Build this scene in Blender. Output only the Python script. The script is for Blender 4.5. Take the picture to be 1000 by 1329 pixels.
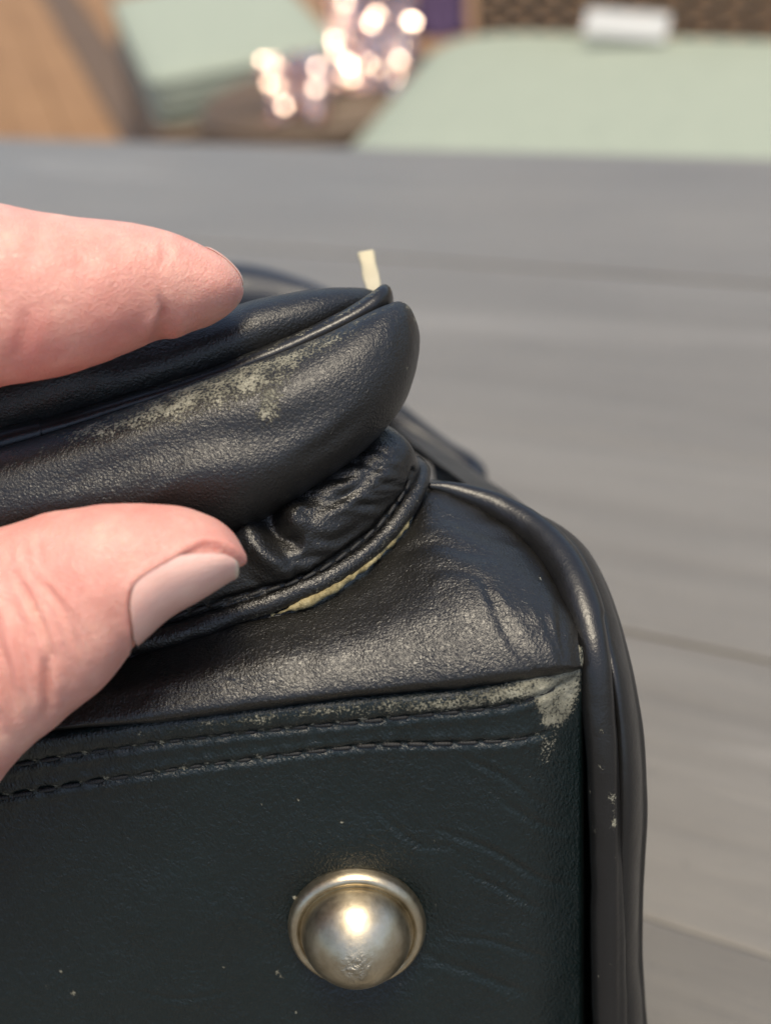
import bpy, bmesh, math, random
import numpy as np
from mathutils import Vector, Matrix

random.seed(4)
rng = np.random.default_rng(7)
for o in list(bpy.data.objects):
    bpy.data.objects.remove(o, do_unlink=True)
scene = bpy.context.scene
COL = scene.collection

# ------------------------------------------------------------------ camera
# Table top is z = 0.  The phone is held 22 cm above it, pitched 32 degrees down
# and rolled 9.6 degrees.  FPX is the focal length for a 1000 x 1329 picture.
FPX, CX, CY = 1700.0, 500.0, 664.5
PITCH, ROLL, CAMH = math.radians(32), math.radians(9.6), 0.22
Fv = np.array([0, math.cos(PITCH), -math.sin(PITCH)])
_r0 = np.array([1.0, 0, 0]); _u0 = np.cross(_r0, Fv)
Rv = math.cos(ROLL) * _r0 - math.sin(ROLL) * _u0
Uv = math.sin(ROLL) * _r0 + math.cos(ROLL) * _u0
CAM = np.array([0, 0, CAMH])
cd = bpy.data.cameras.new('camera'); cam = bpy.data.objects.new('camera', cd); COL.objects.link(cam)
cam.matrix_world = Matrix(((Rv[0], Uv[0], -Fv[0], CAM[0]), (Rv[1], Uv[1], -Fv[1], CAM[1]),
                           (Rv[2], Uv[2], -Fv[2], CAM[2]), (0, 0, 0, 1)))
cd.sensor_fit = 'VERTICAL'; cd.sensor_height = 36.0; cd.lens = 36.0 * FPX / 1329.0
cd.clip_start = 0.01; cd.clip_end = 200
cd.dof.use_dof = True; cd.dof.focus_distance = 0.164; cd.dof.aperture_fstop = cd.lens / 3.3
scene.camera = cam

# ------------------------------------------------------------------ light
SUN_EL, SUN_AZ = math.radians(74), math.radians(158)      # azimuth from +Y towards +X
w = bpy.data.worlds.new('World'); scene.world = w; w.use_nodes = True
nt = w.node_tree; bg = nt.nodes['Background']
sky = nt.nodes.new('ShaderNodeTexSky'); sky.sky_type = 'NISHITA'; sky.sun_disc = False
sky.sun_elevation = SUN_EL; sky.sun_rotation = SUN_AZ
sky.dust_density = 2.5; sky.ozone_density = 1.0; sky.air_density = 1.0
nt.links.new(sky.outputs[0], bg.inputs[0]); bg.inputs[1].default_value = 0.075
sd = bpy.data.lights.new('sun', 'SUN'); sun = bpy.data.objects.new('sun', sd); COL.objects.link(sun)
sd.energy = 1.5; sd.angle = math.radians(24); sd.color = (1.0, 0.88, 0.67)
sdir = Vector((math.sin(SUN_AZ) * math.cos(SUN_EL), math.cos(SUN_AZ) * math.cos(SUN_EL), math.sin(SUN_EL)))
sun.rotation_euler = sdir.to_track_quat('Z', 'Y').to_euler(); sun.location = (0, 0, 3)
scene.view_settings.view_transform = 'Standard'; scene.view_settings.look = 'None'
scene.view_settings.gamma = 1; scene.view_settings.exposure = 1.45
scene.view_settings.use_curve_mapping = False
scene.cycles.use_denoising = True
scene.cycles.max_bounces = 8

# ------------------------------------------------------------------ maths helpers
def P(px, py, d):
    """Point at distance d (metres, along the view axis) behind photo pixel (px, py)."""
    px = np.asarray(px, float)[..., None]; py = np.asarray(py, float)[..., None]; d = np.asarray(d, float)[..., None]
    return CAM + d * ((px - CX) / FPX * Rv - (py - CY) / FPX * Uv + Fv)
def proj(V):
    q = V - CAM; z = q @ Fv
    return CX + FPX * (q @ Rv) / z, CY - FPX * (q @ Uv) / z, z
def onz(px, py, z):
    r = (px - CX) / FPX * Rv - (py - CY) / FPX * Uv + Fv
    return CAM + r * ((z - CAM[2]) / r[2])
def crom(c, t):
    """Catmull-Rom through c (axis 0) at parameters t in [0, n-1]."""
    c = np.asarray(c, float); n = len(c); t = np.asarray(t, float)
    i = np.clip(np.floor(t).astype(int), 0, n - 2); f = (t - i).reshape((-1,) + (1,) * (c.ndim - 1))
    g = lambda k: c[np.clip(k, 0, n - 1)]
    p0 = np.where((i == 0).reshape(f.shape), 2 * g(i) - g(i + 1), g(i - 1))
    p3 = np.where((i == n - 2).reshape(f.shape), 2 * g(i + 1) - g(i), g(i + 2))
    p1, p2 = g(i), g(i + 1)
    return .5 * (2 * p1 + (p2 - p0) * f + (2 * p0 - 5 * p1 + 4 * p2 - p3) * f ** 2 + (3 * p1 - p0 - 3 * p2 + p3) * f ** 3)
def _hash(x, y, z, s):
    h = (x * 374761393 + y * 668265263 + z * 1274126177 + s * 974634777) & 0xffffffff
    h = ((h ^ (h >> 13)) * 1274126177) & 0xffffffff
    return ((h ^ (h >> 16)) & 0xffff) / 65535.0 * 2 - 1
def vnoise(p, s=0):
    p = np.asarray(p, float); sh = p.shape[:-1]; p = p.reshape(-1, 3)
    i = np.floor(p).astype(np.int64); f = p - i; f = f * f * (3 - 2 * f); r = 0
    for a in (0, 1):
        for b in (0, 1):
            for c in (0, 1):
                wgt = (f[:, 0] if a else 1 - f[:, 0]) * (f[:, 1] if b else 1 - f[:, 1]) * (f[:, 2] if c else 1 - f[:, 2])
                r = r + wgt * _hash(i[:, 0] + a, i[:, 1] + b, i[:, 2] + c, s)
    return r.reshape(sh)
def fbm(p, o=4, s=0):
    p = np.asarray(p, float); r = 0; a = .5
    for k in range(o):
        r = r + a * vnoise(p * 2 ** k, s + k); a *= .5
    return r
def polydist(px, py, pts):
    """Distance in photo pixels to a polyline and position (0..1) along it."""
    pts = np.asarray(pts, float); best = np.full(px.shape, 1e9); bt = np.zeros(px.shape); n = len(pts) - 1
    for k in range(n):
        a, b = pts[k], pts[k + 1]; d = b - a; L = d @ d + 1e-9
        t = np.clip(((px - a[0]) * d[0] + (py - a[1]) * d[1]) / L, 0, 1)
        q = np.hypot(px - a[0] - t * d[0], py - a[1] - t * d[1])
        m = q < best; best = np.where(m, q, best); bt = np.where(m, (k + t) / n, bt)
    return best, bt
def specks(px, py, wear, box_, n, seed):
    r = np.random.default_rng(seed)
    for _ in range(n):
        x, y = r.uniform(box_[0], box_[1]), r.uniform(box_[2], box_[3])
        wear = np.maximum(wear, r.uniform(.5, 1.0) * np.exp(-(np.hypot(px - x, (py - y) * r.uniform(.7, 1.4)) / r.uniform(1.3, 2.3)) ** 2))
    return wear
def crease(px, py, pts, width, depth, shoulder=.4, taper=True):
    """Height profile of a fold line: a dip with raised shoulders (metres)."""
    d, t = polydist(px, py, crom(pts, np.linspace(0, len(pts) - 1, 6 * len(pts))))
    k = np.sin(np.pi * np.clip(t, .02, .98)) ** .6 if taper else 1.0
    return k * depth * (-np.exp(-(d / width) ** 2) + shoulder * np.exp(-((d - 2.1 * width) / (1.2 * width)) ** 2))
def sm(a, b, x):
    t = np.clip((x - a) / (b - a), 0, 1); return t * t * (3 - 2 * t)

def grid_normals(V, wrap=False):
    if wrap:
        dv = np.roll(V, -1, 1) - np.roll(V, 1, 1)
    else:
        dv = np.gradient(V, axis=1)
    du = np.gradient(V, axis=0)
    n = np.cross(du, dv); return n / (np.linalg.norm(n, axis=-1, keepdims=True) + 1e-12)

# ------------------------------------------------------------------ object helpers
def tag(o, label=None, cat=None, group=None, kind=None):
    if label: o['label'] = label
    if cat: o['category'] = cat
    if group: o['group'] = group
    if kind: o['kind'] = kind
    return o
def empty(name, loc, rz=0):
    o = bpy.data.objects.new(name, None); COL.objects.link(o); o.location = loc; o.rotation_euler = (0, 0, rz)
    o.empty_display_size = .02
    return o
def origin(parent):
    p = np.zeros(3)
    while parent is not None:
        p = p + np.array(parent.location); parent = parent.parent
    return p
def mk(name, V, F, mat, parent=None, smooth=True, attrs=None):
    """One mesh object; V in world coordinates (parents here are never rotated)."""
    V = np.asarray(V, float).reshape(-1, 3)
    me = bpy.data.meshes.new(name)
    me.from_pydata((V - origin(parent)).tolist(), [], F if isinstance(F, list) else F.tolist())
    me.polygons.foreach_set('use_smooth', [smooth] * len(me.polygons))
    if attrs:
        for k, a in attrs.items():
            at = me.attributes.new(k, 'FLOAT', 'POINT'); at.data.foreach_set('value', np.asarray(a, np.float32).ravel())
    me.materials.append(mat); me.update()
    o = bpy.data.objects.new(name, me); COL.objects.link(o); o.parent = parent
    return o
def gfaces(nu, nv, wrap=False):
    i = np.arange(nu - 1)[:, None]; j = np.arange(nv if wrap else nv - 1)[None, :]; j2 = (j + 1) % nv
    f = np.stack([i * nv + j, i * nv + j2, (i + 1) * nv + j2, (i + 1) * nv + j], -1).reshape(-1, 4)
    return f
def grid(name, V, mat, parent, wrap=False, attrs=None, cap=False, flip=False):
    F = gfaces(V.shape[0], V.shape[1], wrap)
    if flip: F = F[:, ::-1]
    F = F.tolist(); VV = V.reshape(-1, 3); nv = V.shape[1]
    if cap and wrap:
        a = list(range(nv)); b = [(V.shape[0] - 1) * nv + k for k in range(nv)]
        F.append(a if flip else a[::-1]); F.append(b[::-1] if flip else b)
    return mk(name, VV, F, mat, parent, True, attrs)
def outward(V, wrap=True):
    """Grid normals turned to face the camera on average."""
    n = grid_normals(V, wrap)
    if wrap:
        c = V.mean(1, keepdims=True); s = np.sign(((V - c) * n).sum())
    else:
        s = np.sign(((CAM - V) * n).sum())
    return n * s, s

def loft_frames(secs):
    C, A, B, E = [], [], [], []
    for tx, ty, bx, by, d, h, *e in secs:
        a, b = P(tx, ty, d), P(bx, by, d)
        c = (a + b) / 2; A_ = (a - b) / 2
        v = c - CAM; v = v / np.linalg.norm(v); an = A_ / (np.linalg.norm(A_) + 1e-12)
        v = v - an * (v @ an); v = v / np.linalg.norm(v)
        C.append(c); A.append(A_); B.append(v * h); E.append(e[0] if e else 1.0)
    return np.array(C), np.array(A), np.array(B), np.array(E)
def loft_eval(fr, t, th):
    """Surface of a loft.  th: 0 = top edge, pi/2 = far side, pi = bottom edge, 3pi/2 = near side."""
    C, A, B, E = fr
    c, a, b, e = crom(C, t), crom(A, t), crom(B, t), crom(E, t)
    ct, st = np.cos(th), np.sin(th)
    if th.ndim == 1:
        ct = ct[None, :, None]; st = st[None, :, None]
    else:
        ct = ct[..., None]; st = st[..., None]
    e = e[:, None, None]
    return c[:, None] + a[:, None] * np.sign(ct) * np.abs(ct) ** e + b[:, None] * np.sign(st) * np.abs(st) ** e
def loft(secs, n, m):
    fr = loft_frames(secs); t = np.linspace(0, len(secs) - 1, n); th = np.linspace(0, 2 * np.pi, m, endpoint=False)
    return loft_eval(fr, t, th)
def tube_pts(path, rad, n, m, flat=1.0, up=None):
    """Closed tube along 3-D control points with radii; returns the grid."""
    path = np.asarray(path, float); t = np.linspace(0, len(path) - 1, n)
    p = crom(path, t); r = crom(np.asarray(rad, float).reshape(-1, 1), t)[:, 0]
    T = np.gradient(p, axis=0); T /= np.linalg.norm(T, axis=1, keepdims=True)
    ref = np.array([0.13, 0.2, 1.0]) if up is None else np.asarray(up, float)
    N = np.cross(T, np.broadcast_to(ref, T.shape)); N /= np.linalg.norm(N, axis=1, keepdims=True)
    Bn = np.cross(N, T); th = np.linspace(0, 2 * np.pi, m, endpoint=False)
    return p[:, None] + r[:, None, None] * (np.cos(th)[None, :, None] * N[:, None] + flat * np.sin(th)[None, :, None] * Bn[:, None])
def box_data(sx, sy, sz, bev=.0, seg=2):
    bm = bmesh.new(); bmesh.ops.create_cube(bm, size=1)
    for v in bm.verts: v.co = Vector((v.co.x * sx, v.co.y * sy, v.co.z * sz))
    if bev: bmesh.ops.bevel(bm, geom=bm.edges[:], offset=bev, segments=seg, affect='EDGES', profile=.6)
    me = bpy.data.meshes.new('box'); bm.to_mesh(me); bm.free(); return me
def box(name, size, loc, mat, parent=None, bev=.0, rot=(0, 0, 0)):
    me = box_data(*size, bev); me.name = name; me.materials.append(mat)
    o = bpy.data.objects.new(name, me); COL.objects.link(o); o.parent = parent; o.location = loc; o.rotation_euler = rot
    return o

# ------------------------------------------------------------------ materials
def material(name):
    m = bpy.data.materials.new(name); m.use_nodes = True
    return m, m.node_tree.nodes, m.node_tree.links, m.node_tree.nodes['Principled BSDF']
def N(nodes, kind, **kw):
    n = nodes.new('ShaderNode' + kind)
    for k, v in kw.items():
        if k in n.inputs: n.inputs[k].default_value = v
        else: setattr(n, k, v)
    return n
def math_node(nodes, links, op, a, b=None, clamp=False):
    n = nodes.new('ShaderNodeMath'); n.operation = op; n.use_clamp = clamp
    for k, v in enumerate((a, b)):
        if v is None: continue
        if isinstance(v, (int, float)): n.inputs[k].default_value = v
        else: links.new(v, n.inputs[k])
    return n.outputs[0]
def mixc(nodes, links, fac, a, b, mode='MIX'):
    n = nodes.new('ShaderNodeMix'); n.data_type = 'RGBA'; n.blend_type = mode
    for s, v in ((0, fac), (6, a), (7, b)):
        if isinstance(v, (int, float)): n.inputs[s].default_value = v
        elif isinstance(v, tuple): n.inputs[s].default_value = v if len(v) == 4 else (*v, 1)
        else: links.new(v, n.inputs[s])
    return n.outputs[2]
def noise(nodes, links, vec, scale, detail=4, rough=.55, dist=0.0):
    n = N(nodes, 'TexNoise'); n.inputs['Scale'].default_value = scale; n.inputs['Detail'].default_value = detail
    n.inputs['Roughness'].default_value = rough; n.inputs['Distortion'].default_value = dist
    links.new(vec, n.inputs['Vector']); return n.outputs['Fac']
def ramp(nodes, links, fac, stops):
    n = nodes.new('ShaderNodeValToRGB'); r = n.color_ramp
    while len(r.elements) < len(stops): r.elements.new(.5)
    for e, (p, c) in zip(r.elements, stops):
        e.position = p; e.color = (*c, 1) if len(c) == 3 else c
    links.new(fac, n.inputs[0]); return n.outputs[0]
def bump(nodes, links, h, strength, dist, prev=None):
    n = nodes.new('ShaderNodeBump'); n.inputs['Strength'].default_value = strength; n.inputs['Distance'].default_value = dist
    links.new(h, n.inputs['Height'])
    if prev is not None: links.new(prev, n.inputs['Normal'])
    return n.outputs[0]

def leather(name, base, rough=.40, cell=.00050, gd=.00005, fine=.000012, spec=.5, wear=True, grain_var=.5, stretch=(1, 1, 1)):
    m, ns, ls, b = material(name)
    tc = ns.new('ShaderNodeTexCoord').outputs['Object']
    mp = ns.new('ShaderNodeMapping'); mp.inputs['Scale'].default_value = stretch; ls.new(tc, mp.inputs['Vector'])
    dn = N(ns, 'TexNoise'); dn.inputs['Scale'].default_value = .35 / cell; dn.inputs['Detail'].default_value = 2
    ls.new(mp.outputs[0], dn.inputs['Vector'])
    va = ns.new('ShaderNodeVectorMath'); va.operation = 'SCALE'; va.inputs['Scale'].default_value = cell * .9
    ls.new(dn.outputs['Color'], va.inputs[0])
    vb = ns.new('ShaderNodeVectorMath'); vb.operation = 'ADD'; ls.new(mp.outputs[0], vb.inputs[0]); ls.new(va.outputs[0], vb.inputs[1])
    vor = ns.new('ShaderNodeTexVoronoi'); vor.feature = 'SMOOTH_F1'; vor.inputs['Scale'].default_value = 1 / cell; vor.inputs['Smoothness'].default_value = .18
    ls.new(vb.outputs[0], vor.inputs['Vector'])
    dome = math_node(ns, ls, 'SUBTRACT', 1.0, math_node(ns, ls, 'MULTIPLY', vor.outputs['Distance'], 1.3))
    rid = noise(ns, ls, vb.outputs[0], .55 / cell, 3, .6, .6)
    rid = math_node(ns, ls, 'MULTIPLY', math_node(ns, ls, 'ABSOLUTE', math_node(ns, ls, 'SUBTRACT', rid, .5)), 6.0, True)
    edge = math_node(ns, ls, 'ADD', math_node(ns, ls, 'MULTIPLY', dome, .75), math_node(ns, ls, 'MULTIPLY', rid, .55))
    big = noise(ns, ls, tc, 160, 3)                       # grain stronger here, smoother there
    gm = math_node(ns, ls, 'MULTIPLY_ADD', big, grain_var * 2); gm.node.inputs[2].default_value = 1 - grain_var
    hgt = math_node(ns, ls, 'MULTIPLY', edge, gm)
    n1 = bump(ns, ls, hgt, 1.0, gd)
    n2 = bump(ns, ls, noise(ns, ls, tc, 5200, 3, .6), 1.0, fine, n1)
    n3 = bump(ns, ls, noise(ns, ls, tc, 420, 3, .5), 1.0, .00006, n2)
    mott = noise(ns, ls, tc, 90, 4)
    colr = mixc(ns, ls, mott, tuple(c * .75 for c in base), tuple(c * 1.3 for c in base))
    rv = math_node(ns, ls, 'MULTIPLY_ADD', noise(ns, ls, tc, 260, 4), .22); rv.node.inputs[2].default_value = rough - .11
    if wear:
        at = ns.new('ShaderNodeAttribute'); at.attribute_name = 'wear'
        fn = noise(ns, ls, tc, 2900, 5, .75)
        fn2 = noise(ns, ls, tc, 380, 3, .6)
        k = math_node(ns, ls, 'ADD', math_node(ns, ls, 'MULTIPLY', math_node(ns, ls, 'SUBTRACT', fn, .5), 3.3),
                      math_node(ns, ls, 'MULTIPLY', math_node(ns, ls, 'SUBTRACT', fn2, .5), .9))
        k = math_node(ns, ls, 'ADD', k, at.outputs['Fac'])
        fac = math_node(ns, ls, 'MULTIPLY', math_node(ns, ls, 'SUBTRACT', k, .44), 4.0, True)
        gate = math_node(ns, ls, 'MULTIPLY', at.outputs['Fac'], 8.0, True)
        fac = math_node(ns, ls, 'MULTIPLY', math_node(ns, ls, 'MULTIPLY', fac, gate), .95)
        suede = ramp(ns, ls, fn2, [(.3, (.115, .110, .085)), (.55, (.235, .225, .172)), (.75, (.34, .325, .255))])
        colr = mixc(ns, ls, fac, colr, suede)
        rv = mixc(ns, ls, fac, rv, (.9, .9, .9))
        spn = mixc(ns, ls, fac, (spec,) * 3, (.12, .12, .12)); ls.new(spn, b.inputs['Specular IOR Level'])
        n3 = bump(ns, ls, math_node(ns, ls, 'MULTIPLY', fac, fn), 1.0, .00012, n3)
    else:
        b.inputs['Specular IOR Level'].default_value = spec
    ls.new(colr, b.inputs['Base Color']); ls.new(rv, b.inputs['Roughness']); ls.new(n3, b.inputs['Normal'])
    return m

M = {}
M['panel'] = leather('smooth_teal_black_leather', (.0020, .0066, .0070), .40, .00038, .000085, .000026, spec=.5, grain_var=.7, stretch=(1, 1, .6))
M['front'] = leather('pebbled_black_leather', (.0085, .0080, .0070), .31, .00032, .000052, .000012, grain_var=.35)
M['pocket'] = leather('creased_black_leather', (.0080, .0076, .0070), .31, .00031, .000054, .000012)
M['flap'] = leather('scuffed_black_leather', (.0085, .0082, .0078), .37, .00033, .000052, .000012)
M['pipe'] = leather('smooth_black_piping_leather', (.0085, .0082, .0080), .34, .00040, .000016, .000010, grain_var=.8)
M['far'] = leather('dark_navy_leather', (.012, .015, .022), .42, .00050, .00004, wear=False)

def mat_thread():
    m, ns, ls, b = material('black_thread')
    tc = ns.new('ShaderNodeTexCoord').outputs['Object']
    wv = N(ns, 'TexWave'); wv.inputs['Scale'].default_value = 900; wv.inputs['Distortion'].default_value = 1; ls.new(tc, wv.inputs['Vector'])
    b.inputs['Base Color'].default_value = (.010, .010, .010, 1); b.inputs['Roughness'].default_value = .7
    ls.new(bump(ns, ls, wv.outputs['Fac'], .6, .00005), b.inputs['Normal']); return m
M['thread'] = mat_thread()

def mat_suede():
    m, ns, ls, b = material('raw_split_leather')
    tc = ns.new('ShaderNodeTexCoord').outputs['Object']
    n1 = noise(ns, ls, tc, 900, 5, .7)
    ls.new(ramp(ns, ls, n1, [(.3, (.10, .08, .04)), (.5, (.25, .205, .105)), (.72, (.38, .33, .19))]), b.inputs['Base Color'])
    b.inputs['Roughness'].default_value = .9; b.inputs['Specular IOR Level'].default_value = .15
    ls.new(bump(ns, ls, noise(ns, ls, tc, 2600, 4, .7), 1, .0002), b.inputs['Normal']); return m
M['suede'] = mat_suede()

def mat_metal():
    m, ns, ls, b = material('worn_pale_brass')
    tc = ns.new('ShaderNodeTexCoord').outputs['Object']
    at = ns.new('ShaderNodeAttribute'); at.attribute_name = 'wear'
    n1 = noise(ns, ls, tc, 260, 5, .6); n2 = noise(ns, ls, tc, 1500, 4, .7)
    c = ramp(ns, ls, n1, [(.3, (.30, .25, .17)), (.55, (.47, .405, .29)), (.8, (.58, .53, .42))])
    c = mixc(ns, ls, math_node(ns, ls, 'MULTIPLY', at.outputs['Fac'], math_node(ns, ls, 'MULTIPLY', n2, 1.5, True), True), c, (.40, .37, .30))
    ls.new(c, b.inputs['Base Color']); b.inputs['Metallic'].default_value = 1.0
    rv = math_node(ns, ls, 'MULTIPLY_ADD', n2, .22); rv.node.inputs[2].default_value = .27
    ls.new(rv, b.inputs['Roughness'])
    h = math_node(ns, ls, 'MULTIPLY', n2, math_node(ns, ls, 'ADD', at.outputs['Fac'], .05))
    ls.new(bump(ns, ls, h, 1, .00035), b.inputs['Normal']); return m
M['brass'] = mat_metal()

def mat_skin():
    m, ns, ls, b = material('skin')
    tc = ns.new('ShaderNodeTexCoord').outputs['Object']
    at = ns.new('ShaderNodeAttribute'); at.attribute_name = 'red'
    n1 = noise(ns, ls, tc, 150, 6, .68); n2 = noise(ns, ls, tc, 900, 4, .6)
    c = ramp(ns, ls, n1, [(.3, (.58, .255, .205)), (.5, (.67, .325, .265)), (.7, (.74, .42, .335))])
    c = mixc(ns, ls, math_node(ns, ls, 'MULTIPLY', at.outputs['Fac'], .75, True), c, (.62, .19, .16))
    c = mixc(ns, ls, math_node(ns, ls, 'MULTIPLY', n2, .16), c, (.74, .50, .40))
    ls.new(c, b.inputs['Base Color'])
    b.inputs['Subsurface Weight'].default_value = .45; b.inputs['Subsurface Radius'].default_value = (1.0, .32, .18)
    b.inputs['Subsurface Scale'].default_value = .0022
    b.inputs['Roughness'].default_value = .42; b.inputs['Specular IOR Level'].default_value = .45
    mp = ns.new('ShaderNodeMapping'); mp.inputs['Rotation'].default_value = (.2, .3, .5); mp.inputs['Scale'].default_value = (1, 1.0, 2.2)
    ls.new(tc, mp.inputs['Vector'])
    v = ns.new('ShaderNodeTexVoronoi'); v.feature = 'DISTANCE_TO_EDGE'; v.inputs['Scale'].default_value = 1700; ls.new(mp.outputs[0], v.inputs['Vector'])
    e = ramp(ns, ls, v.outputs['Distance'], [(0, (0, 0, 0)), (.25, (1, 1, 1))])
    nb = bump(ns, ls, e, 1, .00006)
    nb = bump(ns, ls, noise(ns, ls, mp.outputs[0], 620, 4, .6), 1, .00013, nb)
    ls.new(nb, b.inputs['Normal']); return m
M['skin'] = mat_skin()
def mat_nail():
    m, ns, ls, b = material('fingernail')
    tc = ns.new('ShaderNodeTexCoord').outputs['Object']
    at = ns.new('ShaderNodeAttribute'); at.attribute_name = 'tip'
    n1 = noise(ns, ls, tc, 200, 3)
    c = ramp(ns, ls, n1, [(.3, (.74, .43, .365)), (.7, (.80, .50, .43))])
    c = mixc(ns, ls, at.outputs['Fac'], c, (.78, .60, .48))
    ls.new(c, b.inputs['Base Color']); b.inputs['Roughness'].default_value = .22
    b.inputs['Subsurface Weight'].default_value = .3; b.inputs['Subsurface Radius'].default_value = (1, .4, .3); b.inputs['Subsurface Scale'].default_value = .0015
    mp = ns.new('ShaderNodeMapping'); mp.inputs['Rotation'].default_value = (0, -.5, .0); mp.inputs['Scale'].default_value = (.15, 1, 1)
    ls.new(tc, mp.inputs['Vector'])
    ls.new(bump(ns, ls, noise(ns, ls, mp.outputs[0], 2600, 3), 1, .00006), b.inputs['Normal']); return m
M['nail'] = mat_nail()

def mat_wood():
    m, ns, ls, b = material('grey_stained_wood')
    tc = ns.new('ShaderNodeTexCoord').outputs['Object']; oi = ns.new('ShaderNodeObjectInfo')
    off = ns.new('ShaderNodeVectorMath'); off.operation = 'MULTIPLY_ADD'
    ls.new(oi.outputs['Random'], off.inputs[0]); off.inputs[1].default_value = (3, 5, 7); ls.new(tc, off.inputs[2])
    mp = ns.new('ShaderNodeMapping'); mp.inputs['Scale'].default_value = (1, 14, 14); ls.new(off.outputs[0], mp.inputs['Vector'])
    g1 = noise(ns, ls, mp.outputs[0], 6, 6, .6, .4); g2 = noise(ns, ls, mp.outputs[0], 40, 5, .65, .2)
    pt = noise(ns, ls, off.outputs[0], 11, 4, .6)
    c = ramp(ns, ls, g1, [(.25, (.112, .102, .086)), (.5, (.142, .131, .112)), (.75, (.172, .160, .138))])
    c = mixc(ns, ls, math_node(ns, ls, 'MULTIPLY', g2, .55), c, (.10, .094, .082))
    c = mixc(ns, ls, math_node(ns, ls, 'MULTIPLY', pt, .35), c, (.21, .197, .175))
    sm1 = noise(ns, ls, mp.outputs[0], 2.2, 4, .6, .8)
    c = mixc(ns, ls, math_node(ns, ls, 'MULTIPLY', math_node(ns, ls, 'SUBTRACT', sm1, .58), 5.0, True), c, (.235, .222, .20))
    sp_ = noise(ns, ls, off.outputs[0], 260, 3, .7)
    c = mixc(ns, ls, math_node(ns, ls, 'MULTIPLY', math_node(ns, ls, 'SUBTRACT', sp_, .62), 4.0, True), c, (.09, .085, .075))
    tone = math_node(ns, ls, 'MULTIPLY_ADD', oi.outputs['Random'], .25); tone.node.inputs[2].default_value = .88
    hs = ns.new('ShaderNodeHueSaturation'); ls.new(c, hs.inputs['Color']); ls.new(tone, hs.inputs['Value'])
    ls.new(hs.outputs[0], b.inputs['Base Color'])
    rv = math_node(ns, ls, 'MULTIPLY_ADD', pt, .22); rv.node.inputs[2].default_value = .26
    ls.new(rv, b.inputs['Roughness'])
    nb = bump(ns, ls, g2, .8, .0005); nb = bump(ns, ls, g1, .8, .0012, nb); ls.new(nb, b.inputs['Normal']); return m
M['wood'] = mat_wood()
def mat_plain(name, c0, c1, scale, rough=.8, bd=.002, bscale=None, metallic=0, spec=.4):
    m, ns, ls, b = material(name)
    tc = ns.new('ShaderNodeTexCoord').outputs['Object']
    n1 = noise(ns, ls, tc, scale, 5, .6)
    ls.new(mixc(ns, ls, n1, c0, c1), b.inputs['Base Color']); b.inputs['Roughness'].default_value = rough
    b.inputs['Metallic'].default_value = metallic; b.inputs['Specular IOR Level'].default_value = spec
    ls.new(bump(ns, ls, noise(ns, ls, tc, bscale or scale * 4, 4), .6, bd), b.inputs['Normal']); return m
M['cushion'] = mat_plain('sage_canvas', (.25, .285, .225), (.31, .34, .27), 25, .9, .001, 900)
M['wicker'] = mat_plain('brown_wicker', (.075, .05, .03), (.16, .11, .07), 60, .55, .001)
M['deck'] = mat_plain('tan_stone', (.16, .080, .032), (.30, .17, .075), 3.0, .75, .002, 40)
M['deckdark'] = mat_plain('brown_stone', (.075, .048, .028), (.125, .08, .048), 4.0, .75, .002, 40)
M['ground'] = mat_plain('joint_mortar', (.10, .075, .05), (.16, .12, .08), 8, .9)
M['purple'] = mat_plain('dark_purple_cloth', (.045, .025, .06), (.07, .04, .09), 30, .85)
M['paper'] = mat_plain('white_paper', (.42, .42, .40), (.52, .52, .50), 20, .7, .0005)
M['sequin'] = mat_plain('rose_silver_sequin', (.80, .56, .48), (.90, .78, .70), 15, .14, .0002, metallic=1)
M['clothpink'] = mat_plain('rose_cloth', (.30, .16, .13), (.42, .26, .22), 30, .8)
M['gold'] = mat_plain('pale_gold_metal', (.50, .43, .27), (.62, .55, .38), 200, .45, .0001, metallic=.35)

# ------------------------------------------------------------------ floor and table
FLOOR = -0.74
g = mk('ground', [(-14, -8, FLOOR - .006), (14, -8, FLOOR - .006), (14, 22, FLOOR - .006), (-14, 22, FLOOR - .006)], [[0, 1, 2, 3]], M['ground'], None, False)
tag(g, kind='structure')
A = onz(55, 0, FLOOR); B_ = onz(150, 170, FLOOR)
fdir = (A - B_)[:2] / np.linalg.norm((A - B_)[:2]); fang = math.atan2(fdir[1], fdir[0]); fn_ = np.array([-fdir[1], fdir[0]])
C2 = onz(222, 170, FLOOR)
wid = abs((C2 - B_)[:2] @ fn_)
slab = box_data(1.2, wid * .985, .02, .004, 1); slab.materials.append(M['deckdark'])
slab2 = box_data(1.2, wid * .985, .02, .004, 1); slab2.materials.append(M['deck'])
for i in range(-14, 13):
    for j in range(-3, 3):
        lat = ((B_ + C2)[:2] / 2) @ fn_ + wid * i
        c = fdir * (B_[:2] @ fdir + j * 1.21 + (.6 if i % 2 else 0)) + fn_ * lat
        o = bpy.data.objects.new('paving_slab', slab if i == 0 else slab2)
        COL.objects.link(o); o.parent = g; o.location = (c[0], c[1], FLOOR + .004 + .002 * random.random()); o.rotation_euler = (0, 0, fang)

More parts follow.
